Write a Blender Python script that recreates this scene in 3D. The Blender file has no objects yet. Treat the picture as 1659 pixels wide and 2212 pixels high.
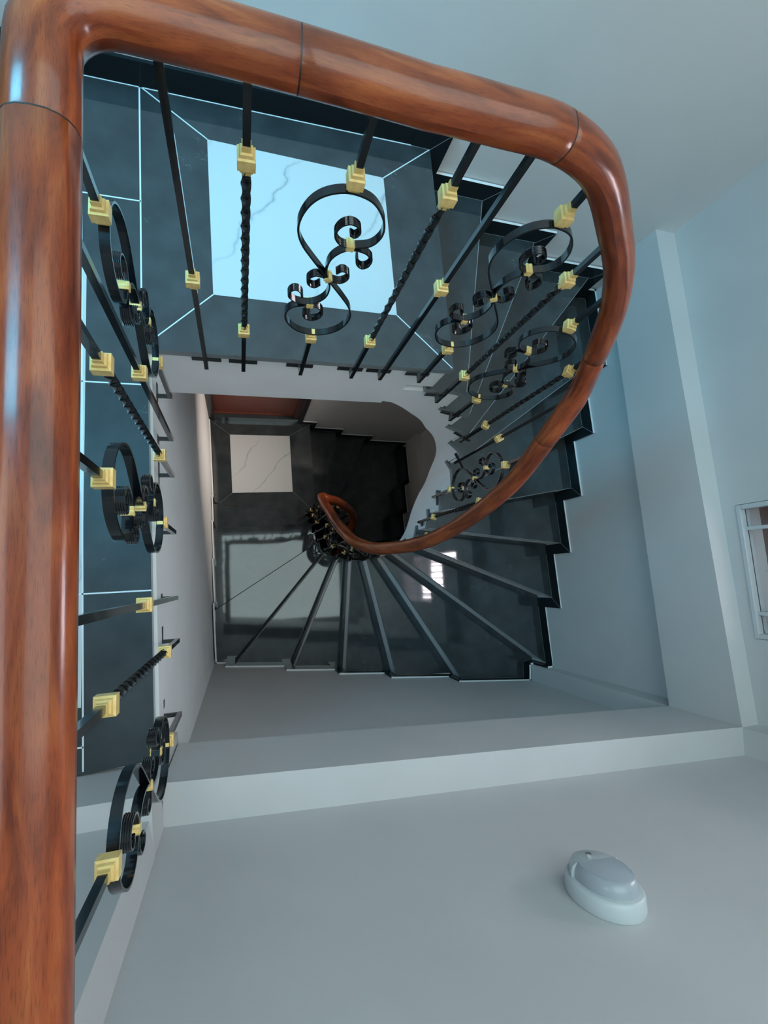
import bpy, bmesh, math, random
from mathutils import Vector, Matrix
random.seed(7)
SC = bpy.context.scene
COL = SC.collection
PI = math.pi

# ------------------------------------------------------------------ camera
FPX = 1045.3
CAM = (0.0, 0.0, 1.5)
def rot_from_vec(v):
    v = Vector(v); a = v.length
    return Matrix.Rotation(a, 3, v.normalized())
RC = rot_from_vec((0.13625851, -0.2892017, -0.03762922))
cam = bpy.data.cameras.new('camera')
cam.sensor_fit = 'HORIZONTAL'; cam.sensor_width = 36.0
cam.lens = 36.0 * FPX / 1659.0
cam.clip_start = 0.02; cam.clip_end = 100
camo = bpy.data.objects.new('camera', cam); COL.objects.link(camo)
camo.matrix_world = Matrix.Translation(CAM) @ RC.to_4x4()
SC.camera = camo

# ------------------------------------------------------------------ world, exposure, lights
SC.view_settings.view_transform = 'Standard'
SC.view_settings.look = 'None'
SC.view_settings.gamma = 1.0
SC.view_settings.exposure = 0.0
w = bpy.data.worlds.new('world'); SC.world = w; w.use_nodes = True
bg = w.node_tree.nodes['Background']
bg.inputs[0].default_value = (0.80, 0.88, 1.0, 1); bg.inputs[1].default_value = 1.2

def area(name, loc, target, sx, sy, power, col):
    l = bpy.data.lights.new(name, 'AREA'); l.shape = 'RECTANGLE'
    l.size = sx; l.size_y = sy; l.energy = power; l.color = col
    o = bpy.data.objects.new(name, l); COL.objects.link(o)
    o.location = loc
    d = Vector(target) - Vector(loc)
    o.rotation_euler = d.to_track_quat('-Z', 'Y').to_euler()
    return o
L_CEIL = area('stairwell_fill_panel', (.68, .36, 2.69), (.68, .36, 0.0), 2.1, 2.1, 38, (0.80, 0.98, 0.98))  # unseen panel added to light the well softly and evenly from above
L_WIN = area('window_daylight', (2.75, -0.07, 0.95), (0.6, 0.0, 0.1), 0.6, 1.3, 58, (1.0, 0.89, 0.96))
L_HALL = area('hall_fill', (-1.8, -.15, 2.6), (0.4, 0.5, -.6), 1.7, 1.2, 27, (0.98, 0.99, 1.0))  # added fill from the hall side, brightens the white faces of the well
L_CYAN = area('landing_cyan_fill', (-1.5, 1.1, 2.4), (0.2, 1.1, 0.0), .7, .8, 13, (0.10, 0.64, 1.0))  # added cyan light aimed at the landing marble, its source is unseen
L_CYAN.data.spread = 1.1
L_UP = area('hall_ceiling_cyan_fill', (-.95, .80, 1.95), (-.95, .80, 2.7), .5, .9, 9, (0.12, 0.66, 1.0))  # added to wash the hall ceiling cyan for the black tiles to reflect
L_LOW = area('lower_floor_fill', (1.45, 1.35, -1.0), (-.2, 1.1, -2.9), .2, .2, 5, (1.0, 0.87, 0.76))  # added warm fill that lifts the deep lower landing, no lamp stands here
L_LOW.data.spread = 1.0

# ------------------------------------------------------------------ materials
def newmat(name):
    m = bpy.data.materials.new(name); m.use_nodes = True
    nt = m.node_tree; p = nt.nodes['Principled BSDF']
    return m, nt, p
def N(nt, typ, **kw):
    n = nt.nodes.new(typ)
    for k, v in kw.items():
        if hasattr(n, k): setattr(n, k, v)
    return n
def simple(name, col, rough=.5, metal=0, ior=1.5, coat=0):
    m, nt, p = newmat(name)
    p.inputs['Base Color'].default_value = (*col, 1); p.inputs['Roughness'].default_value = rough
    p.inputs['Metallic'].default_value = metal; p.inputs['IOR'].default_value = ior
    p.inputs['Coat Weight'].default_value = coat; p.inputs['Coat Roughness'].default_value = .05
    return m
def noise_mix(nt, p, c1, c2, scale, coord='Object', lo=.4, hi=.6, detail=4, stretch=None):
    tc = N(nt, 'ShaderNodeTexCoord'); nz = N(nt, 'ShaderNodeTexNoise')
    nz.inputs['Scale'].default_value = scale; nz.inputs['Detail'].default_value = detail
    src = tc.outputs[coord]
    if stretch:
        mp = N(nt, 'ShaderNodeMapping'); mp.inputs['Scale'].default_value = stretch
        nt.links.new(src, mp.inputs[0]); src = mp.outputs[0]
    nt.links.new(src, nz.inputs['Vector'])
    cr = N(nt, 'ShaderNodeValToRGB')
    cr.color_ramp.elements[0].position = lo; cr.color_ramp.elements[0].color = (*c1, 1)
    cr.color_ramp.elements[1].position = hi; cr.color_ramp.elements[1].color = (*c2, 1)
    nt.links.new(nz.outputs['Fac'], cr.inputs[0]); nt.links.new(cr.outputs[0], p.inputs['Base Color'])
    return nz, cr, src

def plaster(name, c):
    m, nt, p = newmat(name)
    p.inputs['Roughness'].default_value = .55
    d = tuple(x * .95 for x in c)
    noise_mix(nt, p, d, c, 2.2)
    tc = N(nt, 'ShaderNodeTexCoord'); nz = N(nt, 'ShaderNodeTexNoise'); nz.inputs['Scale'].default_value = 90
    bp = N(nt, 'ShaderNodeBump'); bp.inputs['Strength'].default_value = .06; bp.inputs['Distance'].default_value = .004
    nt.links.new(tc.outputs['Object'], nz.inputs['Vector'])
    nt.links.new(nz.outputs['Fac'], bp.inputs['Height']); nt.links.new(bp.outputs[0], p.inputs['Normal'])
    return m
M_WALL = plaster('wall_paint', (.545, .55, .55))
M_BACK = plaster('back_wall_paint', (.66, .665, .665))
M_WHITE = plaster('stringer_white_paint', (.93, .93, .93))
M_CEIL = plaster('ceiling_paint', (.74, .76, .77))

def granite(name, c, ior=1.9):
    m, nt, p = newmat(name)
    p.inputs['Roughness'].default_value = .045; p.inputs['IOR'].default_value = ior
    c2 = tuple(x * 1.5 + .004 for x in c)
    noise_mix(nt, p, c, c2, 9.0, lo=.35, hi=.75, detail=8)
    # sparse thin pale veins and specks
    tc = N(nt, 'ShaderNodeTexCoord'); vo = N(nt, 'ShaderNodeTexNoise'); vo.inputs['Scale'].default_value = 3.5
    vo.inputs['Detail'].default_value = 9; vo.inputs['Roughness'].default_value = .65
    nt.links.new(tc.outputs['Object'], vo.inputs['Vector'])
    ma = N(nt, 'ShaderNodeMath', operation='SUBTRACT'); ma.inputs[1].default_value = .5
    ab = N(nt, 'ShaderNodeMath', operation='ABSOLUTE')
    lt = N(nt, 'ShaderNodeMath', operation='LESS_THAN'); lt.inputs[1].default_value = .0016
    nt.links.new(vo.outputs['Fac'], ma.inputs[0]); nt.links.new(ma.outputs[0], ab.inputs[0]); nt.links.new(ab.outputs[0], lt.inputs[0])
    n2 = N(nt, 'ShaderNodeTexNoise'); n2.inputs['Scale'].default_value = 5.0
    gt = N(nt, 'ShaderNodeMath', operation='GREATER_THAN'); gt.inputs[1].default_value = .62
    nt.links.new(tc.outputs['Object'], n2.inputs['Vector']); nt.links.new(n2.outputs['Fac'], gt.inputs[0])
    mu = N(nt, 'ShaderNodeMath', operation='MULTIPLY'); nt.links.new(lt.outputs[0], mu.inputs[0]); nt.links.new(gt.outputs[0], mu.inputs[1])
    mx = N(nt, 'ShaderNodeMix', data_type='RGBA'); mx.inputs[7].default_value = (.10, .13, .14, 1)
    src = p.inputs['Base Color'].links[0].from_socket
    nt.links.new(mu.outputs[0], mx.inputs[0]); nt.links.new(src, mx.inputs[6]); nt.links.new(mx.outputs[2], p.inputs['Base Color'])
    return m
M_BLACK = granite('black_granite', (.027, .034, .037), 1.7)
M_SKIRT = simple('black_skirting_granite', (.012, .017, .020), .12, ior=1.28)
M_SKIRT.node_tree.nodes['Principled BSDF'].inputs['Specular IOR Level'].default_value = .12
M_EDGE = simple('granite_cut_edge', (.24, .27, .28), .3)
M_RISER = simple('pale_riser_tile', (.92, .93, .93), .3)
M_TOPEDGE = simple('tile_top_edge', (.72, .74, .74), .5)
M_GROUT = simple('pale_grout', (.62, .72, .75), .6)
M_GROUT2 = simple('grey_joint', (.20, .24, .26), .5)

def marble(name, base, vein):
    m, nt, p = newmat(name)
    p.inputs['Roughness'].default_value = .08; p.inputs['IOR'].default_value = 1.55
    tc = N(nt, 'ShaderNodeTexCoord')
    sx = N(nt, 'ShaderNodeSeparateXYZ'); nt.links.new(tc.outputs['Object'], sx.inputs[0])
    nz = N(nt, 'ShaderNodeTexNoise'); nz.inputs['Scale'].default_value = 4.0; nz.inputs['Detail'].default_value = 6
    nt.links.new(tc.outputs['Object'], nz.inputs['Vector'])
    def M(op, a, b):
        n = N(nt, 'ShaderNodeMath', operation=op)
        for k, q in enumerate((a, b)):
            if isinstance(q, (int, float)): n.inputs[k].default_value = q
            else: nt.links.new(q, n.inputs[k])
        return n.outputs[0]
    vv = M('ADD', M('MULTIPLY', sx.outputs[0], .80), M('MULTIPLY', sx.outputs[1], -.60))
    vv = M('ADD', vv, M('MULTIPLY', nz.outputs['Fac'], .22))
    ab = N(nt, 'ShaderNodeMath', operation='PINGPONG'); ab.inputs[1].default_value = .145
    nt.links.new(M('ADD', vv, .55), ab.inputs[0])
    cr = N(nt, 'ShaderNodeValToRGB')
    e = cr.color_ramp.elements
    e[0].position = 0; e[0].color = (*vein, 1); e[1].position = .012; e[1].color = (*base, 1)
    x = cr.color_ramp.elements.new(.004); x.color = tuple((vein[i] + 2 * base[i]) / 3 for i in range(3)) + (1,)
    nt.links.new(ab.outputs[0], cr.inputs[0])
    n2 = N(nt, 'ShaderNodeTexNoise'); n2.inputs['Scale'].default_value = 2.2
    nt.links.new(tc.outputs['Object'], n2.inputs['Vector'])
    c2 = N(nt, 'ShaderNodeValToRGB'); c2.color_ramp.elements[0].position = .40; c2.color_ramp.elements[1].position = .56
    nt.links.new(n2.outputs['Fac'], c2.inputs[0])
    mx = N(nt, 'ShaderNodeMix', data_type='RGBA'); mx.inputs[6].default_value = (*base, 1)
    nt.links.new(c2.outputs[0], mx.inputs[0]); nt.links.new(cr.outputs[0], mx.inputs[7]); nt.links.new(mx.outputs[2], p.inputs['Base Color'])
    return m
M_MARBLE = marble('white_marble', (.54, .565, .57), (.30, .33, .35))

def wood(name, c1, c2, c3):
    m, nt, p = newmat(name)
    p.inputs['Roughness'].default_value = .30; p.inputs['Coat Weight'].default_value = .3; p.inputs['Coat Roughness'].default_value = .12; p.inputs['IOR'].default_value = 1.38
    tc = N(nt, 'ShaderNodeTexCoord')
    mp = N(nt, 'ShaderNodeMapping'); mp.inputs['Scale'].default_value = (4.5, 27.0, 1)
    nt.links.new(tc.outputs['UV'], mp.inputs[0])
    nz = N(nt, 'ShaderNodeTexNoise'); nz.inputs['Scale'].default_value = 1.6; nz.inputs['Detail'].default_value = 8; nz.inputs['Distortion'].default_value = .8
    nt.links.new(mp.outputs[0], nz.inputs['Vector'])
    cr = N(nt, 'ShaderNodeValToRGB'); e = cr.color_ramp.elements
    e[0].position = .30; e[0].color = (*c1, 1); e[1].position = .72; e[1].color = (*c3, 1)
    x = e.new(.5); x.color = (*c2, 1)
    nt.links.new(nz.outputs['Fac'], cr.inputs[0])
    # pores: fine long dark dashes
    m2 = N(nt, 'ShaderNodeMapping'); m2.inputs['Scale'].default_value = (60.0, 900.0, 1)
    nt.links.new(tc.outputs['UV'], m2.inputs[0])
    n2 = N(nt, 'ShaderNodeTexNoise'); n2.inputs['Scale'].default_value = 1.0; n2.inputs['Detail'].default_value = 2
    nt.links.new(m2.outputs[0], n2.inputs['Vector'])
    c4 = N(nt, 'ShaderNodeValToRGB'); c4.color_ramp.elements[0].position = .32; c4.color_ramp.elements[0].color = (.68, .66, .66, 1)
    c4.color_ramp.elements[1].position = .48; c4.color_ramp.elements[1].color = (1, 1, 1, 1)
    nt.links.new(n2.outputs['Fac'], c4.inputs[0])
    # broad patches
    m3 = N(nt, 'ShaderNodeMapping'); m3.inputs['Scale'].default_value = (3.0, 9.0, 1)
    nt.links.new(tc.outputs['UV'], m3.inputs[0])
    n3 = N(nt, 'ShaderNodeTexNoise'); n3.inputs['Scale'].default_value = 1.3; nt.links.new(m3.outputs[0], n3.inputs['Vector'])
    c5 = N(nt, 'ShaderNodeValToRGB'); c5.color_ramp.elements[0].color = (.55, .5, .5, 1); c5.color_ramp.elements[0].position = .3
    c5.color_ramp.elements[1].color = (1, 1, 1, 1); c5.color_ramp.elements[1].position = .6
    nt.links.new(n3.outputs['Fac'], c5.inputs[0])
    mx = N(nt, 'ShaderNodeMix', data_type='RGBA', blend_type='MULTIPLY'); mx.inputs[0].default_value = 1
    nt.links.new(cr.outputs[0], mx.inputs[6]); nt.links.new(c4.outputs[0], mx.inputs[7])
    mx2 = N(nt, 'ShaderNodeMix', data_type='RGBA', blend_type='MULTIPLY'); mx2.inputs[0].default_value = 1
    nt.links.new(mx.outputs[2], mx2.inputs[6]); nt.links.new(c5.outputs[0], mx2.inputs[7])
    nt.links.new(mx2.outputs[2], p.inputs['Base Color'])
    return m
M_WOOD = wood('varnished_red_wood', (.15, .028, .009), (.29, .056, .015), (.40, .105, .027))
M_SEAM = simple('dark_wood_joint', (.03, .012, .008), .5)
M_IRON = simple('glossy_black_iron', (.004, .005, .007), .16, ior=1.5, coat=.25)
M_PLATE = simple('black_steel_plate', (.02, .02, .022), .35)
def gold():
    m, nt, p = newmat('brushed_gold_paint')
    p.inputs['Roughness'].default_value = .42; p.inputs['Metallic'].default_value = .2
    noise_mix(nt, p, (.78, .53, .17), (.92, .67, .27), 60, lo=.3, hi=.6)
    return m
M_GOLD = gold()
M_DOOR = simple('red_brown_door', (.20, .045, .025), .4)
M_DFRAME = simple('dark_door_frame', (.018, .014, .014), .35)
M_DFRAME2 = simple('dark_red_door_jamb', (.07, .02, .016), .35)
M_WFRAME = simple('window_frame_white', (.50, .53, .55), .35)
M_SHUT = simple('brown_shutter', (.20, .13, .12), .45)
M_LAMP = simple('white_lamp_housing', (.50, .55, .57), .35)
M_LENS = simple('frosted_lamp_lens', (.34, .38, .42), .22, ior=1.5)
M_CHROME = simple('screw_metal', (.6, .6, .6), .2, 1)
M_OUT = simple('outside_wall', (.85, .68, .80), .8)
def glassm():
    m, nt, p = newmat('clear_glass')
    p.inputs['Base Color'].default_value = (1, 1, 1, 1); p.inputs['Roughness'].default_value = 0
    p.inputs['Transmission Weight'].default_value = 1; p.inputs['IOR'].default_value = 1.02
    return m
M_GLASS = glassm()

# ------------------------------------------------------------------ helpers
def mesh_obj(name, verts, faces, mats, parent=None, mi=None, smooth=False, uv=None):
    me = bpy.data.meshes.new(name)
    me.from_pydata([tuple(v) for v in verts], [], faces)
    if not isinstance(mats, (list, tuple)): mats = [mats]
    for m in mats: me.materials.append(m)
    if mi:
        for p, i in zip(me.polygons, mi): p.material_index = i
    if uv:
        ul = me.uv_layers.new(name='UVMap')
        for p in me.polygons:
            for li, vi in zip(p.loop_indices, p.vertices): ul.data[li].uv = uv[vi]
    if smooth:
        for p in me.polygons: p.use_smooth = True
    bm = bmesh.new(); bm.from_mesh(me)
    if not uv: bmesh.ops.recalc_face_normals(bm, faces=bm.faces)
    bm.to_mesh(me); bm.free()
    o = bpy.data.objects.new(name, me); COL.objects.link(o)
    if parent: o.parent = parent
    return o
class MB:
    def __init__(s): s.v = []; s.f = []; s.m = []; s.sm = []
    def add(s, v, f, m=0):
        n = len(s.v); s.v += [tuple(x) for x in v]; s.f += [tuple(i + n for i in q) for q in f]; s.m += [m] * len(f) if isinstance(m, int) else list(m)
    def box(s, lo, hi, m=0):
        x0, y0, z0 = lo; x1, y1, z1 = hi
        v = [(x0,y0,z0),(x1,y0,z0),(x1,y1,z0),(x0,y1,z0),(x0,y0,z1),(x1,y0,z1),(x1,y1,z1),(x0,y1,z1)]
        s.add(v, [(0,3,2,1),(4,5,6,7),(0,1,5,4),(1,2,6,5),(2,3,7,6),(3,0,4,7)], m)
    def obox(s, a, b, n, w0, w1, z0, z1, m=0):
        """box along plan segment a-b, spanning w0..w1 along unit normal n"""
        a = Vector(a); b = Vector(b); n = Vector(n)
        p = [a + n*w0, b + n*w0, b + n*w1, a + n*w1]
        s.prism([(q.x, q.y) for q in p], z0, z1, m)
    def prism(s, poly, z0, z1, m=0, mt=None, ms=None):
        k = len(poly)
        zl = z0 if isinstance(z0, (list, tuple)) else [z0]*k
        zh = z1 if isinstance(z1, (list, tuple)) else [z1]*k
        v = [(p[0], p[1], z) for p, z in zip(poly, zl)] + [(p[0], p[1], z) for p, z in zip(poly, zh)]
        f = [tuple(range(k-1, -1, -1)), tuple(range(k, 2*k))] + [(i, (i+1) % k, (i+1) % k + k, i + k) for i in range(k)]
        mm = [m, m if mt is None else mt] + [m if ms is None else ms] * k
        s.add(v, f, mm)
    def build(s, name, mats, parent=None, smooth=False):
        return mesh_obj(name, s.v, s.f, mats, parent, s.m, smooth)
def thing(name, label=None, cat=None, loc=(0, 0, 0), kind=None, group=None):
    o = bpy.data.objects.new(name, None); COL.objects.link(o); o.location = loc; o.empty_display_size = .1
    if label: o['label'] = label
    if cat: o['category'] = cat
    if kind: o['kind'] = kind
    if group: o['group'] = group
    return o
def struct(o, label=None):
    o['kind'] = 'structure'
    if label: o['label'] = label
    return o
def bevel(o, w, seg=2):
    md = o.modifiers.new('bevel', 'BEVEL'); md.width = w; md.segments = seg; md.limit_method = 'ANGLE'; md.angle_limit = math.radians(35)
    return o
def catmull(P, n=10):
    out = []
    for i in range(len(P) - 1):
        p0 = Vector(P[max(i-1, 0)]); p1 = Vector(P[i]); p2 = Vector(P[i+1]); p3 = Vector(P[min(i+2, len(P)-1)])
        for k in range(n):
            t = k / n
            out.append(.5 * ((2*p1) + (-p0+p2)*t + (2*p0-5*p1+4*p2-p3)*t*t + (-p0+3*p1-3*p2+p3)*t**3))
    out.append(Vector(P[-1])); return out
def lerpk(K, x):
    if x <= K[0][0]: return K[0][1]
    for (a, u), (b, v) in zip(K, K[1:]):
        if x <= b: return u + (v-u)*(x-a)/(b-a)
    return K[-1][1]
def smoothk(K, x):   # monotone-ish cubic through knots
    n = len(K)
    if x <= K[0][0]: return K[0][1]
    if x >= K[-1][0]: return K[-1][1]
    for i in range(n-1):
        if x <= K[i+1][0]: break
    def sl(j):
        if j == 0: return (K[1][1]-K[0][1])/(K[1][0]-K[0][0])
        if j == n-1: return (K[-1][1]-K[-2][1])/(K[-1][0]-K[-2][0])
        a = (K[j][1]-K[j-1][1])/(K[j][0]-K[j-1][0]); b = (K[j+1][1]-K[j][1])/(K[j+1][0]-K[j][0])
        return (a+b)/2
    h = K[i+1][0]-K[i][0]; t = (x-K[i][0])/h
    return ((2*t**3-3*t*t+1)*K[i][1] + (t**3-2*t*t+t)*h*sl(i) + (-2*t**3+3*t*t)*K[i+1][1] + (t**3-t*t)*h*sl(i+1))

# ------------------------------------------------------------------ plan data (metres; landing floor is z = 0)
RISE = 0.1765; FLOORH = RISE * 19
EDGE = [(.3,.705),(.744,.707),(.878,.694),(.973,.669),(1.057,.64),(1.115,.57),(1.12,.5),(1.117,.425),(1.112,.346),(1.089,.266),(1.055,.2),(.999,.145),(.95,.124),(.889,.12),(.816,.13),(.757,.16),(.69,.22),(.658,.314),(.647,.412),(.645,.517),(.639,.606),(.645,.70)]
CUR = catmull(EDGE, 10)
def tangents(P):
    T = []
    for i in range(len(P)):
        d = P[min(i+1, len(P)-1)] - P[max(i-1, 0)]
        T.append(d.normalized())
    return T
CT = tangents(CUR)
CN = [Vector((t.y, -t.x)) for t in CT]          # towards the open well
NIDX = {0:10, 1:20, 2:30, 3:40, 4:50, 5:70, 6:80, 7:90, 8:100, 9:110, 10:120, 11:130, 12:140, 13:150, 14:160, 15:170, 16:180, 17:190, 18:200, 19:210}
OUT = {0:(.715,1.587),1:(1.03,1.562),2:(1.408,1.553),3:(1.872,1.550),4:(1.998,1.167),5:(2.017,.826),6:(2.03,.48),7:(2.042,.14),8:(2.056,-.223),9:(2.067,-.688),
       10:(1.499,-.767),11:(1.066,-.726),12:(.732,-.692),13:(.376,-.656),14:(-.052,-.614),15:(-.196,-.21),16:(-.205,.148),17:(-.222,.489),18:(-.233,.74)}
# outer wall polyline in plan, clockwise from the door
WP = [(.64,1.597),(1.992,1.560),(2.078,-.702),(2.005,-.705),(1.995,-.818),(-.196,-.605),(-.238,.74),(-.265,1.60)]
WPV = [Vector(p) for p in WP]
WS = [0.0]
for a, b in zip(WPV, WPV[1:]): WS.append(WS[-1] + (b-a).length)
def wall_at(u):
    u = max(0, min(WS[-1]-1e-6, u))
    for i in range(len(WS)-1):
        if u <= WS[i+1]:
            t = (u-WS[i])/(WS[i+1]-WS[i]); return WPV[i].lerp(WPV[i+1], t), i
    return WPV[-1], len(WS)-2
def wall_u(p, lo=0, hi=99):
    p = Vector(p); best = None
    for i in range(len(WS)-1):
        a, b = WPV[i], WPV[i+1]; d = b-a; t = max(0, min(1, (p-a).dot(d)/d.length_squared)); q = a + d*t
        dd = (p-q).length; u = WS[i]+t*d.length
        if best is None or dd < best[0]: best = (dd, u)
    return best[1]
OU = {i: wall_u(OUT[i]) for i in OUT}
OU[19] = wall_u((-.25, 1.0))

# ------------------------------------------------------------------ room shell
ZB = -2*FLOORH
def wallbox(name, a, b, n, z0, z1, th=.14, m=M_WALL):
    """vertical wall slab whose room face runs from a to b; n = outward unit normal; z may differ per end"""
    z0a, z0b = z0 if isinstance(z0, tuple) else (z0, z0)
    z1a, z1b = z1 if isinstance(z1, tuple) else (z1, z1)
    a = Vector(a); b = Vector(b); n = Vector(n)
    mb = MB(); mb.prism([tuple(a), tuple(b), tuple(b+n*th), tuple(a+n*th)], [z0a, z0b, z0b, z0a], [z1a, z1b, z1b, z1a])
    return struct(mb.build(name, [m]))
CEIL = 2.7
# back wall (top of the picture), from door jamb to the right corner, full height
wallbox('wall_back', (.64, 1.600), (2.25, 1.560), (0, 1), ZB, CEIL, .2, M_BACK)
wallbox('wall_back.001', (-3.2, 1.605), (.64, 1.600), (0, 1), -.25, CEIL, .2, M_BACK)
wallbox('wall_back.002', (-.9, 1.605), (.64, 1.600), (0, 1), 2.1-FLOORH, -.25, .2)
wallbox('wall_back.003', (-.9, 1.605), (.64, 1.600), (0, 1), ZB, -FLOORH-.02, .2)
wallbox('wall_back.004', (-.9, 1.605), (-.265, 1.603), (0, 1), -FLOORH-.02, 2.1-FLOORH, .2)
# right wall: lower infill between beams, upper infill holds the window
RLa, RLb = (1.992, 1.70), (2.078, -.90)
wallbox('wall_right', RLa, RLb, (1, 0), ZB, -.30, .25)
# upper infill with the window opening  (face x = 2.05)
XW = 2.052; WY0, WY1 = -.352, .212; WZ0, WZ1 = -.052, 1.10
mb = MB()
mb.box((XW, -.9, -.35), (XW+.16, 1.7, WZ0)); mb.box((XW, -.9, WZ1), (XW+.16, 1.7, CEIL))
mb.box((XW, -.9, WZ0), (XW+.16, WY0, WZ1)); mb.box((XW, WY1, WZ0), (XW+.16, 1.7, WZ1))
struct(mb.build('wall_right', [M_WALL]))
# front wall (bottom of the picture)
FLa, FLb = (-.186, -.605), (2.15, -.828)
wallbox('wall_front', (-.30, -.596), FLb, (0, -1), ZB, CEIL, .2)
# left wall of the well, below the hall slab
def leaning(name, lo, hi, z0, z1):
    n = len(lo); v = [(x, y, z0) for x, y in lo] + [(x, y, z1) for x, y in hi]
    m_ = MB(); m_.add(v, [tuple(range(n-1, -1, -1)), tuple(range(n, 2*n))] + [(i, (i+1) % n, (i+1) % n+n, i+n) for i in range(n)])
    return struct(m_.build(name, [M_WHITE]))
leaning('wall_left', [(-.40,-.62),(-.194,-.62),(-.198,-.46),(-.2385,.74),(-.267,1.62),(-.40,1.62)], [(-.40,-.62),(-.203,-.62),(-.219,-.46),(-.2475,.735),(-.262,1.62),(-.40,1.62)], ZB, -.029)
# beams at the two floor levels and the corner column
for k in range(2):
    dz = -k*FLOORH
    mb = MB()
    mb.prism([(-.20,-.499),(1.985,-.704),(1.985,-.95),(-.20,-.75)], [-.262+dz,-.452+dz,-.452+dz,-.262+dz], [.06+dz,-.095+dz,-.095+dz,.06+dz])
    struct(mb.build('trim_1' if k == 0 else 'trim_3', [M_WALL]))
    mb = MB()
    mb.prism([(1.964,-.72),(1.938,1.62),(2.2,1.62),(2.2,-.72)], [-.452+dz,-.475+dz,-.475+dz,-.452+dz], [-.095+dz,-.150+dz,-.150+dz,-.095+dz])
    struct(mb.build('trim_2' if k == 0 else 'trim_4', [M_WALL]))
mb = MB()
col_lo = [(2.012,-.704),(2.3,-.704),(2.3,-.95),(2.0,-.95)]; col_hi = [(1.963,-.704),(2.3,-.704),(2.3,-.95),(1.935,-.95)]
v = [(x,y,-1.8) for x,y in col_lo]+[(x,y,-.40) for x,y in col_hi]
mb.add(v, [(3,2,1,0),(4,5,6,7)]+[(i,(i+1)%4,(i+1)%4+4,i+4) for i in range(4)])
mb.prism(col_lo, ZB, -1.8); mb.prism(col_hi, -.40, CEIL)
struct(mb.build('trim_5', [M_WALL]))
# wall stub between hall and stair well (beam step and wall above)
mb = MB()
mb.prism([(-.206,-.472),(-.197,-.62),(-.55,-.62),(-.55,-.472)], -.30, .20)
mb.prism([(-.210,-.527),(-.194,-.62),(-.55,-.62),(-.55,-.527)], .20, CEIL)
struct(mb.build('wall_left_return', [M_WALL]))
bpy.data.objects['wall_left_return'].name = 'wall_left.002'
# ceiling, hall end walls
mb = MB(); mb.box((-3.3, -2.9, CEIL), (2.3, 1.9, CEIL+.15)); struct(mb.build('ceiling', [M_CEIL]))
mb = MB(); mb.box((-3.3, -2.9, -.3), (-3.15, 1.8, CEIL)); struct(mb.build('wall_left', [M_WALL]))
mb = MB(); mb.box((-3.3, -2.9, -.3), (-.35, -2.75, CEIL)); struct(mb.build('wall_front', [M_WALL]))
mb = MB(); mb.box((-.40, -2.8, -.3), (-.25, -.62, CEIL)); struct(mb.build('wall_left', [M_WALL]))

# floors ------------------------------------------------------------
def strip(mb, a, b, w, z, m=0, h=.0012):
    a = Vector(a); b = Vector(b); d = (b-a).normalized(); n = Vector((-d.y, d.x))*w/2
    mb.prism([tuple(a+n), tuple(b+n), tuple(b-n), tuple(a-n)], z-.002, z+h, m)
def landing(k):
    z = -k*FLOORH
    mb = MB()
    if k == 0:
        poly = [(-3.2,-2.8),(-.45,-2.8),(-.45,-.47),(-.229,-.458),(-.239,-.006),(-.251,.594),(-.2555,.705)] + [(.744,.707),(.716,1.61)] + [(-3.2,1.61)]
    else:
        poly = [(-.28,.80),(.62,.585),(.645,.70),(.744,.707),(.716,1.61),(-.28,1.61)]
    mb.prism(poly, z-.028, z, 0, 0, 1)
    fl = struct(mb.build('floor', [M_BLACK, M_EDGE]))
    g = MB()
    q = [(-.079,1.447),(.523,1.427),(.541,.897),(-.066,.902)] if k == 0 else [(-.074,1.455),(.507,1.458),(.520,.880),(-.060,.872)]
    g.prism(q, z-.01, z+.0008, 0)
    outer = [(-.282,1.592),(.716,1.585),(.738,.716),(-.268,.709)]
    if k == 1: outer = [(-.25,1.592),(.716,1.585),(.66,.74),(-.24,.72)]
    gw = .0035 if k == 0 else .0016
    for a, b in zip(q, outer): strip(g, a, b, gw, z, 1)
    if k == 0:
        strip(g, (-.282,1.60), (-.268,.712), .0045, z, 1)
        strip(g, (-1.0,1.590), (.716,1.586), .004, z, 1)
        for y in (1.187, .594, -.006):
            strip(g, (-1.6, y+.006), (-.272 if y > .8 else (-.251 if y > 0 else -.239), y), .004, z, 1)
        strip(g, (-.445,1.6), (-.398,-.46), .004, z, 1)
        g.prism([(-3.1,-.30),(-.406,-.30),(-.418,1.0),(-3.1,1.0)], z-.01, z+.0008, 0)
        strip(g, (-1.6,-.40), (-.398,-.40), .004, z, 1)
    fo = g.build('floor', [M_MARBLE, M_GROUT if k == 0 else M_GROUT2]); struct(fo)
    # white slab body: edge facing the well
    s = MB()
    if k == 0:
        s.prism([(-.247,.709),(.572,.709),(.60,.80),(.70,1.60),(-.27,1.60)], z-.349, z-.029)
        s.prism([(-3.2,-2.8),(-.41,-2.8),(-.41,1.6),(-3.2,1.6)], z-.30, z-.029)
    else:
        s.prism([(-.27,.82),(.60,.62),(.63,.709),(.735,.709),(.70,1.60),(-.27,1.60)], z-.32, z-.029)
    if k == 0: s.prism([(.45,.716),(.728,.716),(.70,1.55),(.45,1.55)], z-.17, z-.029)
    struct(s.build('floor', [M_WHITE]))
landing(0); landing(1)
mb = MB(); mb.box((-.3,-.9,ZB-.1), (2.2,1.7,ZB)); struct(mb.build('floor', [M_BLACK]))

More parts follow.
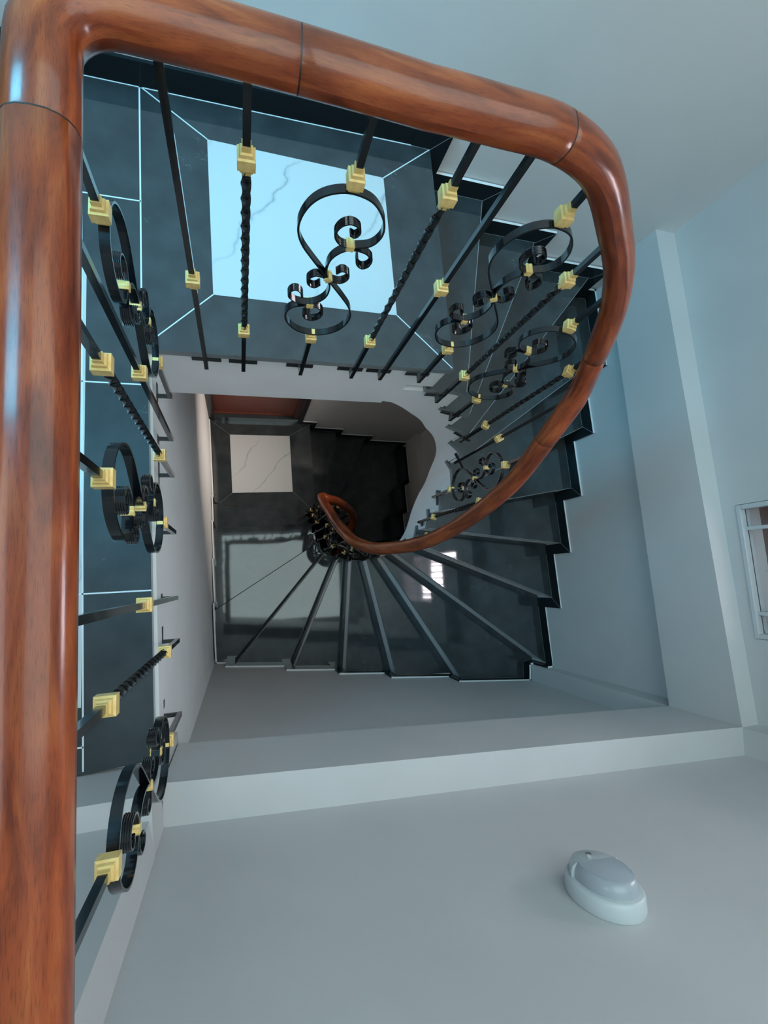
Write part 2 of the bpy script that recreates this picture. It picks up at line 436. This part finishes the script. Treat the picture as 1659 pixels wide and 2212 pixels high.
# ------------------------------------------------------------------ staircase flights
BOT = [(0,-.385),(4,-.385),(6.7,-.387),(8,-.435),(10,-.514),(19,-.658),(30,-.787),(40,-.99),(47,-1.225),(58,-1.455),(75,-1.651),(95,-1.80),(110,-2.10),(140,-2.62),(160,-2.98),(180,-3.30),(200,-3.62),(210,-3.354-.385)]
def corner_pts(u0, u1):
    return [tuple(WPV[i]) for i in range(len(WS)) if u0+1e-4 < WS[i] < u1-1e-4]
def flight(k, label):
    dz = -k*FLOORH
    root = thing('staircase', label, 'staircase', (0,0,dz) if False else (0,0,0))
    back = .038
    for i in range(1, 19):
        z = dz - i*RISE
        a0 = CUR[NIDX[i-1]]; a1 = CUR[NIDX[i]]
        o0 = wall_at(OU[i-1])[0]; o1 = wall_at(OU[i])[0]
        d0 = (o0-a0).normalized(); n0 = Vector((-d0.y, d0.x))        # upstream direction
        if n0.dot(a0 - CUR[NIDX[i]]) < 0: n0 = -n0
        poly = [a0+n0*back, o0+n0*back] if i != 1 else [a0+n0*back, o0+n0*back]
        poly = [tuple(p) for p in poly] + corner_pts(OU[i-1], OU[i]) + [tuple(o1), tuple(a1)]
        inner = [tuple(CUR[j]) for j in range(NIDX[i]-2, NIDX[i-1]+1, -2)]
        poly += inner
        mb = MB()
        mb.prism(poly, z-.028, z, 0, 0, 1)
        if i <= 8 and k == 0: strip(mb, a1+(o1-a1).normalized()*.01, o1, .0025, z, 1, .0004)
        t = mb.build('tread', [M_BLACK, M_EDGE], root)
        # riser under the previous nose
        r = MB()
        r.obox(a0+n0*.010+d0*.012, o0+n0*.010, n0, 0, .012, z, z+RISE-.0285)
        r.build('riser', [M_RISER], root)
    # last riser onto the lower landing
    a0 = CUR[NIDX[18]]; o0 = wall_at(OU[18])[0]; d0 = (o0-a0).normalized(); n0 = Vector((-d0.y, d0.x))
    if n0.dot(a0 - CUR[209]) < 0: n0 = -n0
    r = MB(); r.obox(a0+n0*.010, o0+n0*.010, n0, 0, .012, dz-19*RISE, dz-18*RISE-.0285); r.build('riser', [M_RISER], root)
    # white stringer band following the inner curve, stepped on top
    v = []; f = []
    th = .035
    js = list(range(6, 211))
    cuts = sorted(NIDX.values())
    prev = None
    mbs = MB()
    def tread_of(jm):
        for i in range(0, 20):
            if jm < NIDX[i]: return i
        return 19
    for j0, j1 in zip(js, js[1:]):
        tr = tread_of((j0+j1)/2 + 3)
        zt = dz - tr*RISE - .029
        if tr == 19: zt = dz - 19*RISE - .029
        P = []
        for j in (j0, j1):
            fo = CUR[j] - CN[j]*.004; bo = CUR[j] - CN[j]*(.004+th)
            P.append((fo, bo, dz + 1.5-(1.5-smoothk(BOT, j))*(.9745+.0095*max(0, min(1, (j-8)/26)))))
        (fa, ba, za), (fb, bb, zb) = P
        mbs.prism([tuple(fa), tuple(fb), tuple(bb), tuple(ba)], [za, zb, zb, za], [zt]*4)
    st = mbs.build('stringer', [M_WHITE], root)
    # concrete under the treads (soffit)
    mb = MB()
    for i in range(1, 19):
        z = dz - i*RISE
        a0 = CUR[NIDX[i-1]] - CN[NIDX[i-1]]*.05; a1 = CUR[NIDX[i]] - CN[NIDX[i]]*.05
        o0 = wall_at(OU[i-1])[0]; o1 = wall_at(OU[i])[0]
        d1 = (o1-a1).normalized(); n1 = Vector((-d1.y, d1.x))
        if n1.dot(a0-a1) < 0: n1 = -n1
        mb.prism([tuple(a0), tuple(o0)] + corner_pts(OU[i-1], OU[i]) + [tuple(o1+n1*.05), tuple(a1+n1*.05)], z-.26, z-.03)
    mb.build('soffit', [M_WHITE], root)
    # skirting tiles stepped along the walls
    h = .082; wd = .066; t = .012
    def panel(mb, ua, ub, za0, za1, zb0, zb1):
        """band from wall parameter ua to ub; lower/upper z at both ends; split at wall corners"""
        us = [ua] + [WS[i] for i in range(len(WS)) if ua+1e-4 < WS[i] < ub-1e-4] + [ub]
        for x0, x1 in zip(us, us[1:]):
            p0, i0 = wall_at(x0+1e-5); p1, i1 = wall_at(x1-1e-5)
            d = (WPV[i1+1]-WPV[i1]).normalized(); n = Vector((d.y, -d.x))
            f0 = (x0-ua)/(ub-ua); f1 = (x1-ua)/(ub-ua)
            zl0 = za0+(zb0-za0)*f0; zl1 = za0+(zb0-za0)*f1; zh0 = za1+(zb1-za1)*f0; zh1 = za1+(zb1-za1)*f1
            q0 = p0+n*t; q1 = p1+n*t
            mb.prism([tuple(p0), tuple(q0), tuple(q1), tuple(p1)], [zl0, zl0, zl1, zl1], [zh0, zh0, zh1, zh1], 0, 1)
    def line(mb, ua, za, ub, zb, w=.0022):
        us = [ua] + [WS[i] for i in range(len(WS)) if ua+1e-4 < WS[i] < ub-1e-4] + [ub]
        dd = math.hypot(ub-ua, zb-za); ex = -(zb-za)/dd*w/2; ez = (ub-ua)/dd*w/2
        for x0, x1 in zip(us, us[1:]):
            p0, i0 = wall_at(x0+1e-5); p1, i1 = wall_at(x1-1e-5)
            d = (WPV[i1+1]-WPV[i1]).normalized(); n = Vector((d.y, -d.x))
            f0 = (x0-ua)/(ub-ua) if ub > ua else 0; f1 = (x1-ua)/(ub-ua) if ub > ua else 1
            z0 = za+(zb-za)*f0; z1 = za+(zb-za)*f1
            vs = []
            for off in (t+.0005, t-.004):
                for p, z, s in ((p0, z0, -1), (p1, z1, -1), (p1, z1, 1), (p0, z0, 1)):
                    q = p + n*off + d*ex*s; vs.append((q.x, q.y, z+ez*s))
            mb.add(vs, [(0,1,2,3),(7,6,5,4),(0,4,5,1),(1,5,6,2),(2,6,7,3),(3,7,4,0)])
    for i in range(0, 20):
        z = dz - i*RISE
        us = (OU[i-1]+wd) if i > 0 else 0.0
        ue = OU[i] if i < 19 else WS[-1]-.02
        sk = MB(); ln = MB()
        if ue > us: panel(sk, us, ue, z, z+h, z, z+h)
        if i < 19:
            panel(sk, OU[i], OU[i]+wd, z, z+h, z+h-.0005, z+h)          # upper half of the mitre
            panel(sk, OU[i], OU[i]+wd, z-RISE, z, z-RISE, z+h-.0005)
            line(ln, OU[i], z, OU[i]+wd, z+h)
        if i == 0 and k == 0: sk.obox((-3.1, 1.605), (.64, 1.600), (0, -1), 0, t, z, z+h)
        so = sk.build('skirting_tile', [M_SKIRT, M_TOPEDGE], root)
        if i < 19:
            line(ln, us, z+.001, ue, z+.001, .002)
            ln.build('skirting_joint', [M_GROUT2], so)
    return root
flight(0, 'upper black granite staircase winding down clockwise from the landing with the blue-lit marble tile')
flight(1, 'lower black granite staircase in shadow, going down from the small far marble tile landing')

# ------------------------------------------------------------------ railing
RL = [CUR[j] + CN[j]*.035 for j in range(len(CUR))]
RS = [0.0]
for a, b in zip(RL, RL[1:]): RS.append(RS[-1] + (b-a).length)
def rail_at(s):
    for i in range(len(RS)-1):
        if s <= RS[i+1]:
            t = (s-RS[i])/max(1e-9, RS[i+1]-RS[i]); p = RL[i].lerp(RL[i+1], t); T = (RL[min(i+3, len(RL)-1)]-RL[max(i-2, 0)]).normalized()
            return p, T
    return RL[-1], Vector((0, 1))
RZ = [(-3,.945),(-.1,.945),(.08,.942),(.2,.934),(.306,.893),(.437,.781),(.562,.655),(.647,.536),(.739,.365),(.894,.06),(1.047,-.265),(1.175,-.68),(1.27,-1.02),(1.405,-1.44),(1.56,-1.70),(1.727,-2.06),(1.861,-2.34),(1.965,-2.54),(2.03,-2.56)]
def rail_z(s): return smoothk(RZ, s)

def sweep(name, pts, a, b, mats, parent, seams=(), nseg=20, caps=True):
    """round-ish timber section (half width a, half height b) along 3D pts, with UV length/around"""
    P = [Vector(p) for p in pts]; L = [0.0]
    for p, q in zip(P, P[1:]): L.append(L[-1] + (q-p).length)
    # insert seam rings
    rings = []
    for i in range(len(P)): rings.append((L[i], P[i], 1.0))
    def at(l):
        for i in range(len(L)-1):
            if l <= L[i+1]: return P[i].lerp(P[i+1], (l-L[i])/max(1e-9, L[i+1]-L[i]))
        return P[-1]
    sm = []
    for s in seams:
        for d, sc in ((-.0012, 1), (-.0006, .985), (.0006, .985), (.0012, 1)): rings.append((s+d, at(s+d), sc))
        sm.append(s)
    rings.sort(key=lambda r: r[0])
    v = []; uv = []; f = []; mi = []
    for i, (l, p, sc) in enumerate(rings):
        p0 = at(max(0, l-.02)); p1 = at(min(L[-1], l+.02)); t = (p1-p0).normalized()
        side = t.cross(Vector((0,0,1))).normalized(); up = side.cross(t).normalized()
        for k in range(nseg+1):
            th = 2*PI*k/nseg; c, s_ = math.cos(th), math.sin(th)
            e = 2/2.35
            x = a*math.copysign(abs(c)**e, c); y = b*math.copysign(abs(s_)**e, s_)
            v.append(p + side*x*sc + up*y*sc); uv.append((l, k/nseg*.24))
    n = nseg+1
    for i in range(len(rings)-1):
        mid = (rings[i][0]+rings[i+1][0])/2
        m = 1 if any(abs(mid-s) < .0011 for s in sm) else 0
        for k in range(nseg):
            f.append((i*n+k, (i+1)*n+k, (i+1)*n+k+1, i*n+k+1)); mi.append(m)
    f.append(tuple(range(nseg))); mi.append(0); f.append(tuple((len(rings)-1)*n + k for k in range(nseg-1, -1, -1))); mi.append(0)
    return mesh_obj(name, v, f, mats, parent, mi, True, uv)

# iron pieces in local frame: x along the railing, y across, z up, origin at the foot of the bar
BW = .006
def rot(p, a):
    c, s = math.cos(a), math.sin(a); return (p[0]*c-p[1]*s, p[0]*s+p[1]*c)
def bar_mb(mb, z0, z1, hw=BW, twist=0, m=0):
    n = max(1, int(abs(twist)/(PI/14)))
    rings = []
    for i in range(n+1):
        a = twist*i/n; z = z0+(z1-z0)*i/n
        rings.append([(*rot(c, a), z) for c in ((-hw,-hw),(hw,-hw),(hw,hw),(-hw,hw))])
    v = [p for r in rings for p in r]; f = [(3,2,1,0), tuple(4*n+i for i in range(4))]
    for i in range(n):
        for k in range(4): f.append((4*i+k, 4*i+(k+1) % 4, 4*(i+1)+(k+1) % 4, 4*(i+1)+k))
    mb.add(v, f, m)
COLP = [(-.029,.0082),(-.0215,.0082),(-.0205,.0112),(-.0145,.0122),(-.0125,.0160),(.0085,.0160),(.0105,.0125),(.0165,.0112),(.0185,.0082),(.029,.0082)]
def collar_mesh():
    mb = MB(); v = []; f = []
    n = len(COLP)
    for z, r in COLP:
        r *= .91; z *= .95; v += [(-r,-r,z),(r,-r,z),(r,r,z),(-r,r,z)]
    for i in range(n-1):
        for k in range(4): f.append((4*i+k, 4*i+(k+1) % 4, 4*(i+1)+(k+1) % 4, 4*(i+1)+k))
    f += [(3,2,1,0), tuple(4*(n-1)+i for i in range(4))]
    mb.add(v, f); return mb
def flat_strip(mb, pts, hw, th, m=0, groove=False, n=5):
    P = catmull([Vector(p) for p in pts], n)
    rings = []
    for i, p in enumerate(P):
        t = (P[min(i+1, len(P)-1)] - P[max(i-1, 0)]).normalized(); nn = Vector((-t.y, t.x))*th/2
        if groove:
            prof = []
            g = .0009
            ys = [-hw, -hw*.6, -hw*.2, hw*.2, hw*.6, hw]
            up = [(y, 1) for y in ys]
            prof = []
            for q in range(5):
                y0, y1 = ys[q], ys[q+1]
                prof += [(y0, .72), ((y0+y1)/2, 1.25)]
            prof += [(ys[-1], .72)]
            ring = [(p.x+nn.x*s, y, p.y+nn.y*s) for y, s in prof] + [(p.x-nn.x*s, y, p.y-nn.y*s) for y, s in reversed(prof)]
        else:
            ring = [(p.x+nn.x, -hw, p.y+nn.y), (p.x+nn.x, hw, p.y+nn.y), (p.x-nn.x, hw, p.y-nn.y), (p.x-nn.x, -hw, p.y-nn.y)]
        rings.append(ring)
    k = len(rings[0]); v = [q for r in rings for q in r]; f = [tuple(range(k-1, -1, -1)), tuple((len(rings)-1)*k+i for i in range(k))]
    for i in range(len(rings)-1):
        for j in range(k): f.append((i*k+j, i*k+(j+1) % k, (i+1)*k+(j+1) % k, (i+1)*k+j))
    mb.add(v, f, m)
BIG = [(0,0),(-.017,.025),(-.047,.067),(-.071,.105),(-.083,.143),(-.081,.180),(-.068,.215),(-.047,.239),(-.018,.253),(.010,.2535),(.040,.243),(.063,.219),(.078,.188),(.080,.156),(.066,.128),(.037,.116),(.012,.116),(-.005,.130),(-.010,.152),(-.002,.172),(.014,.181),(.030,.174),(.036,.158),(.029,.146),(.019,.150)]
SML = [(.015,.024),(.026,.036),(.040,.028),(.043,.008),(.030,-.008),(.013,-.006),(0,.004),(-.009,.030),(-.006,.070),(.014,.100),(.040,.109),(.064,.103),(.079,.086),(.078,.064),(.066,.054),(.053,.064),(.048,.084)]
CZ = .245; TZ = .805; MIDZ = (CZ+TZ)/2+.0
def scroll_mb(flip):
    s = -1 if flip else 1
    big = MB()
    for g in (1, -1):
        flat_strip(big, [(x*g*s, MIDZ+y*g) for x, y in BIG[:16]], .0085, .0042)
        flat_strip(big, [(x*g*s, MIDZ+y*g) for x, y in BIG[15:]], .0090, .0046, groove=True)
        P = [(x*g*s, MIDZ+y*g) for x, y in SML]
        flat_strip(big, P[:6], .0090, .0046, groove=True)
        flat_strip(big, P[5:12], .0085, .0042)
        flat_strip(big, P[11:], .0090, .0046, groove=True)
    return big
def clasp_mb(cx, cz, ang, hl=.0085, ht=.0075, hw=.0112):
    """band round two touching straps"""
    mb = MB(); c, s = math.cos(ang), math.sin(ang)
    prof = [(-1,.80),(-.55,1.06),(-.2,.86),(.2,.86),(.55,1.06),(1,.80)]
    v = []; f = []
    for u, k in prof:
        for a, b in ((-1,-1),(1,-1),(1,1),(-1,1)):
            x = u*hl; z = a*ht*k; y = b*hw*(.9+.1*k)
            v.append((cx + x*c - z*s, y, cz + x*s + z*c))
    n = len(prof)
    for i in range(n-1):
        for k in range(4): f.append((4*i+k, 4*i+(k+1) % 4, 4*(i+1)+(k+1) % 4, 4*(i+1)+k))
    f += [(3,2,1,0), tuple(4*(n-1)+i for i in range(4))]
    mb.add(v, f); return mb
MESH = {}
def cached(key, mk, mats):
    if key not in MESH:
        o = mk().build('tmp', mats); MESH[key] = o.data; bpy.data.objects.remove(o)
    return MESH[key]
def child(name, me, parent, loc=(0,0,0)):
    o = bpy.data.objects.new(name, me); COL.objects.link(o); o.parent = parent; o.location = loc; return o
def baluster(root, kind, p, T, zb, ztop, reach, side, flip=False, plate=True, zcol=None):
    """p plan position, T tangent, reach = distance to the slab face, side = +1 when the slab is on local +y"""
    H = ztop - zb
    ang = math.atan2(T.y, T.x)
    mb = MB()
    cz, tz = CZ, TZ
    if kind == 'plain':
        bar_mb(mb, -.012, H)
    elif kind == 'twist':
        bar_mb(mb, -.012, cz); bar_mb(mb, cz, tz, .0064, twist=8*PI/1.0*.5*2); bar_mb(mb, tz, H)
    else:
        bar_mb(mb, -.012, cz+.006)
        ub = MB(); bar_mb(ub, tz-.006, H)
    o = mb.build('baluster', [M_IRON], root)
    o.location = (p.x, p.y, zb); o.rotation_euler = (0, 0, ang)
    if kind == 'scroll': o['label'] = 'scrollwork baluster with curled flat iron straps'
    elif kind == 'twist': o['label'] = 'twisted square baluster between two gold collars'
    else: o['label'] = 'plain straight baluster with one gold collar'
    if kind == 'scroll': ub.build('upper_bar', [M_IRON], o)
    cm = cached('collar', collar_mesh, [M_GOLD])
    if kind == 'plain': child('gold_collar', cm, o, (0,0,zcol or .46))
    else:
        child('gold_collar', cm, o, (0,0,cz)); child('gold_collar', cm, o, (0,0,tz))
    if kind == 'scroll':
        child('iron_scroll', cached('scroll%d' % flip, lambda: scroll_mb(flip), [M_IRON]), o)
        s = -1 if flip else 1
        child('gold_clasp', cached('clA%d' % flip, lambda: clasp_mb(.026*s, MIDZ+.1135, 0), [M_GOLD]), o)
        child('gold_clasp', cached('clB%d' % flip, lambda: clasp_mb(-.026*s, MIDZ-.1135, 0), [M_GOLD]), o)
        child('gold_clasp', cached('clC%d' % flip, lambda: clasp_mb(0, MIDZ, (PI-.95) if not flip else .95, .0075, .0085), [M_GOLD]), o)
    b = MB()
    y1 = side*reach
    lo, hi = min(0, y1), max(0, y1)
    b.box((-BW*.9, lo, -.012), (BW*.9, hi, -.001))
    if plate: b.box((-.044, y1-.004, -.026), (.044, y1, -.004))
    else: b.box((-.014, y1-.004, -.034), (.014, y1, -.002))
    b.build('wall_bracket', [M_PLATE], o)
    return o

def seam_list(): return []
def railing(k, label):
    dz = -k*FLOORH
    root = thing('stair_railing', label, 'railing', (0,0,0))
    pts = []
    if k == 0:
        # level hall run along the left, rounded corner, then the front run
        yc = .684; rad = .075
        xl = lambda y: -.1945 - .013*y
        for i in range(30):
            y = -2.4 + (yc-rad+2.4)*i/29; pts.append((xl(y), y, .945))
        cx = xl(yc-rad)+rad; cy = yc-rad
        for i in range(1, 9):
            a = PI - (PI/2)*i/8; pts.append((cx+rad*math.cos(a), cy+rad*math.sin(a), .945))
        x0 = cx; n = 14
        for i in range(1, n):
            x = x0 + (.30-x0)*i/n; f = i/n
            pts.append((x, yc + (RL[0].y-yc)*f*f, .945+( .942-.945)*f))
        s = .0
        while s <= 2.0:
            p, T = rail_at(s); pts.append((p.x, p.y, rail_z(s))); s += .018
        # runs on into the lower railing at the landing corner
        seams = [2.4+.455, 2.4+.684+.29+.02, ]
    else:
        p, T = rail_at(2.0)
        pts.append((p.x, p.y-.0, dz+FLOORH+rail_z(2.0)-.0))
        q = [(RL[-1].x, RL[-1].y, rail_z(2.0)+FLOORH), (.70,.678, .815), (.735,.672,.783)]
        pts = [(x, y, z+dz) for x, y, z in q]
        s = .46
        while s <= 2.0:
            p, T = rail_at(s); pts.append((p.x, p.y, dz+rail_z(s))); s += .018
        seams = []
    # seam positions from plan points
    def arc_of(px, py):
        best = None; L = 0
        for i in range(len(pts)):
            if i: L += (Vector(pts[i])-Vector(pts[i-1])).length
            d = math.hypot(pts[i][0]-px, pts[i][1]-py)
            if best is None or d < best[0]: best = (d, L)
        return best[1]
    if k == 0:
        seams = [arc_of(-.2,.485), arc_of(.09,.68), arc_of(.490,.672), arc_of(1.03,.612), arc_of(1.085,.45)]
    sweep('handrail', pts, .038, .0335, [M_WOOD, M_SEAM], root, seams)
    if k == 0:
        for kind, x in (('plain',-.090),('twist',.021),('scroll',.202),('twist',.374),('plain',.476)):
            ztop = .925 if x < .4 else .905
            baluster(root, kind, Vector((x,.677)), Vector((1,0)), -.028, ztop, .032, 1, plate=True, zcol=.455 if x < 0 else .535)
        for kind, y in (('scroll',.602),('plain',.462),('twist',.345),('scroll',.166),('plain',-.033),('twist',-.160),('scroll',-.372)):
            x = -.1885-.027*y
            baluster(root, kind, Vector((x,y)), Vector((0,1)), -.100, .925, abs((-.2325-.022*y)-x)+.001, 1, flip=True, plate=kind != 'plain', zcol=.50)
        # (plain left bars carry their collar lower)
    else:
        pass
    lst = [('scroll',.317,-.020,0),('twist',.460,-.200,0),('scroll',.592,-.365,1),('twist',.735,-.555,0),('plain',.817,-.742,0),('scroll',.943,-1.075,1),('twist',1.064,-1.30,0),('plain',1.184,-1.49,0),
           ('scroll',1.29,-1.80,0),('twist',1.385,-2.06,0),('scroll',1.45,-2.20,0),('twist',1.535,-2.36,0),('scroll',1.63,-2.62,0),('plain',1.71,-2.80,0),('twist',1.80,-2.96,0),('scroll',1.885,-3.13,0),('twist',1.955,-3.30,0)]
    for kind, s, zb, fl in lst:
        if k == 1 and s < .4: continue
        p, T = rail_at(s)
        zt = rail_z(s)-.032 - (.03 if s > 1.15 else 0)
        if kind != 'plain' and zt-zb < .82: zb = zt-.84
        baluster(root, kind, p, T, dz+zb, dz+zt, .031, 1, flip=bool(fl), plate=s < .95, zcol=.44)
    return root
railing(0, 'upper stair railing of black iron scrolls and twists with gold collars and red-brown wooden handrail')
railing(1, 'small far lower railing below, black iron with dim wooden handrail in the dark well')

# ------------------------------------------------------------------ doors
def door(k):
    z = -k*FLOORH
    root = thing('door_%d' % (k+1), None, None, (0,0,0), 'structure')
    x0, x1 = -.265, .64
    m = MB(); m.box((x0, 1.598, z-.01), (x1, 1.66, z+.10)); m.build('threshold', [M_BLACK], root)
    m = MB(); m.box((x0-.01, 1.59, z-.01), (x0+.05, 1.72, z+2.1)); m.box((x1-.05, 1.59, z-.0), (x1+.0, 1.72, z+2.1)); m.box((x0+.05, 1.59, z+2.04), (x1-.05, 1.72, z+2.1))
    bevel(m.build('door_frame', [M_DFRAME], root), .004)
    if k == 1:
        m = MB(); m.box((x1-.10, 1.605, z+.10), (x1-.05, 1.70, z+2.04)); m.build('door_jamb', [M_DFRAME2], root)
        m = MB(); m.box((x0+.05, 1.640, z+.10), (x1-.10, 1.68, z+2.04)); lf = m.build('door_leaf', [M_DOOR], root)
        m = MB(); m.box((x0+.05, 1.634, z+.10), (x1-.10, 1.641, z+.13)); m.build('door_rail', [M_DOOR], lf)
    return root
door(1)
bpy.data.objects['door_2'].name = 'door_1'

# ------------------------------------------------------------------ window in the right wall
win = thing('window_1', None, None, (0,0,0), 'structure')
m = MB()
t = .022; xa, xb = XW-.006, XW+.05
m.box((xa, WY0+.002, WZ0+.002), (xb, WY1-.002, WZ0+t)); m.box((xa, WY0+.002, WZ1-t), (xb, WY1-.002, WZ1-.002))
m.box((xa, WY0+.002, WZ0+t), (xb, WY0+t, WZ1-t)); m.box((xa, WY1-t, WZ0+t), (xb, WY1-.002, WZ1-t))
bevel(m.build('window_frame', [M_WFRAME], win), .003)
m = MB()
for y in (WY0+.105, WY1-.105): m.box((xa+.01, y-.007, WZ0+t), (xb-.01, y+.007, WZ1-t))
m.build('mullion', [M_WFRAME], win)
m = MB(); m.box((XW+.022, WY0+t, WZ0+t), (XW+.026, WY1-t, WZ1-t)); m.build('window_pane', [M_GLASS], win)
m = MB()
for i in range(7):
    y = WY0+.07+i*.07
    m.box((XW+.11, y-.006, WZ0+.30), (XW+.12, y+.006, WZ1))
m.build('window_grille', [M_WFRAME], win)
m = MB()
m.box((XW+.13, WY0-.05, WZ0-.05), (XW+.155, -.0715, WZ0+.42)); m.box((XW+.136, -.0712, WZ0-.05), (XW+.155, WY1+.05, WZ0+.42))
sh = bevel(m.build('shutter', [M_SHUT], win), .002)
m = MB()
for z in (WZ0+.13, WZ0+.165): m.box((XW+.122, -.10, z), (XW+.132, -.085, z+.016))
m.build('shutter_bolt', [M_CHROME], sh)

# ------------------------------------------------------------------ wall lamp on the front wall
lx, lz = .715, .560
wy = -.596 - .0942*(lx+.30)*1.0
lamp = thing('wall_lamp', 'oval white bulkhead wall lamp with frosted grey lens on the pale front wall', 'lamp', (lx, wy, lz))
lamp.rotation_euler = (0, 0, math.atan(-.0946)); lamp.scale = (.96, .9, .76)
def oval(a, b, n=48): return [(a*math.cos(2*PI*i/n), b*math.sin(2*PI*i/n)) for i in range(n)]
def loft(rings, mats, name, parent, mi=0):
    v = []; f = []; n = len(rings[0])
    for r in rings: v += r
    for i in range(len(rings)-1):
        for k in range(n): f.append((i*n+k, i*n+(k+1) % n, (i+1)*n+(k+1) % n, (i+1)*n+k))
    f.append(tuple(range(n-1, -1, -1))); f.append(tuple((len(rings)-1)*n+i for i in range(n)))
    o = mesh_obj(name, v, f, mats, parent, None, True)
    bm = bmesh.new(); bm.from_mesh(o.data); bmesh.ops.remove_doubles(bm, verts=bm.verts, dist=.0002)
    bmesh.ops.dissolve_degenerate(bm, edges=bm.edges, dist=.0001); bmesh.ops.recalc_face_normals(bm, faces=bm.faces); bm.to_mesh(o.data); bm.free()
    return o
def ring(a, b, y, cz=0): return [(x, y, z+cz) for x, z in oval(a, b)]
hs = loft([ring(.074,.112,.0), ring(.076,.114,.006), ring(.075,.113,.030), ring(.072,.109,.036), ring(.068,.105,.038)], [M_LAMP], 'lamp_housing', lamp)
# lens: upper part of an oval dome; eyelid hood over the lower end
def dome(name, a, b, y0, y1, zcut, keep_up, mats, cz=0):
    rs = []
    n = 48
    for y, k in ((y0,1),(y0+(y1-y0)*.55,.985),(y0+(y1-y0)*.85,.93),(y1,.84)):
        r = []
        for x, z in oval(a*k, b*k):
            z += cz
            if keep_up and z < zcut: z = zcut
            if not keep_up and z > zcut: z = zcut
            r.append((x, y, z))
        rs.append(r)
    return loft(rs, mats, name, lamp)
dome('lamp_lens', .061, .092, .034, .068, -.030, True, [M_LENS], .004)
dome('lamp_hood', .066, .101, .034, .066, -.028, False, [M_LAMP], 0)
sc = MB()
for i in range(16): pass
r0 = [(.008*math.cos(2*PI*i/16), .064, -.060+.008*math.sin(2*PI*i/16)) for i in range(16)]
r1 = [(.007*math.cos(2*PI*i/16), .0690, -.060+.007*math.sin(2*PI*i/16)) for i in range(16)]
loft([r0, r1], [M_CHROME], 'lamp_screw', lamp)
for o in lamp.children:
    md = o.modifiers.new('edges', 'EDGE_SPLIT'); md.split_angle = math.radians(38)
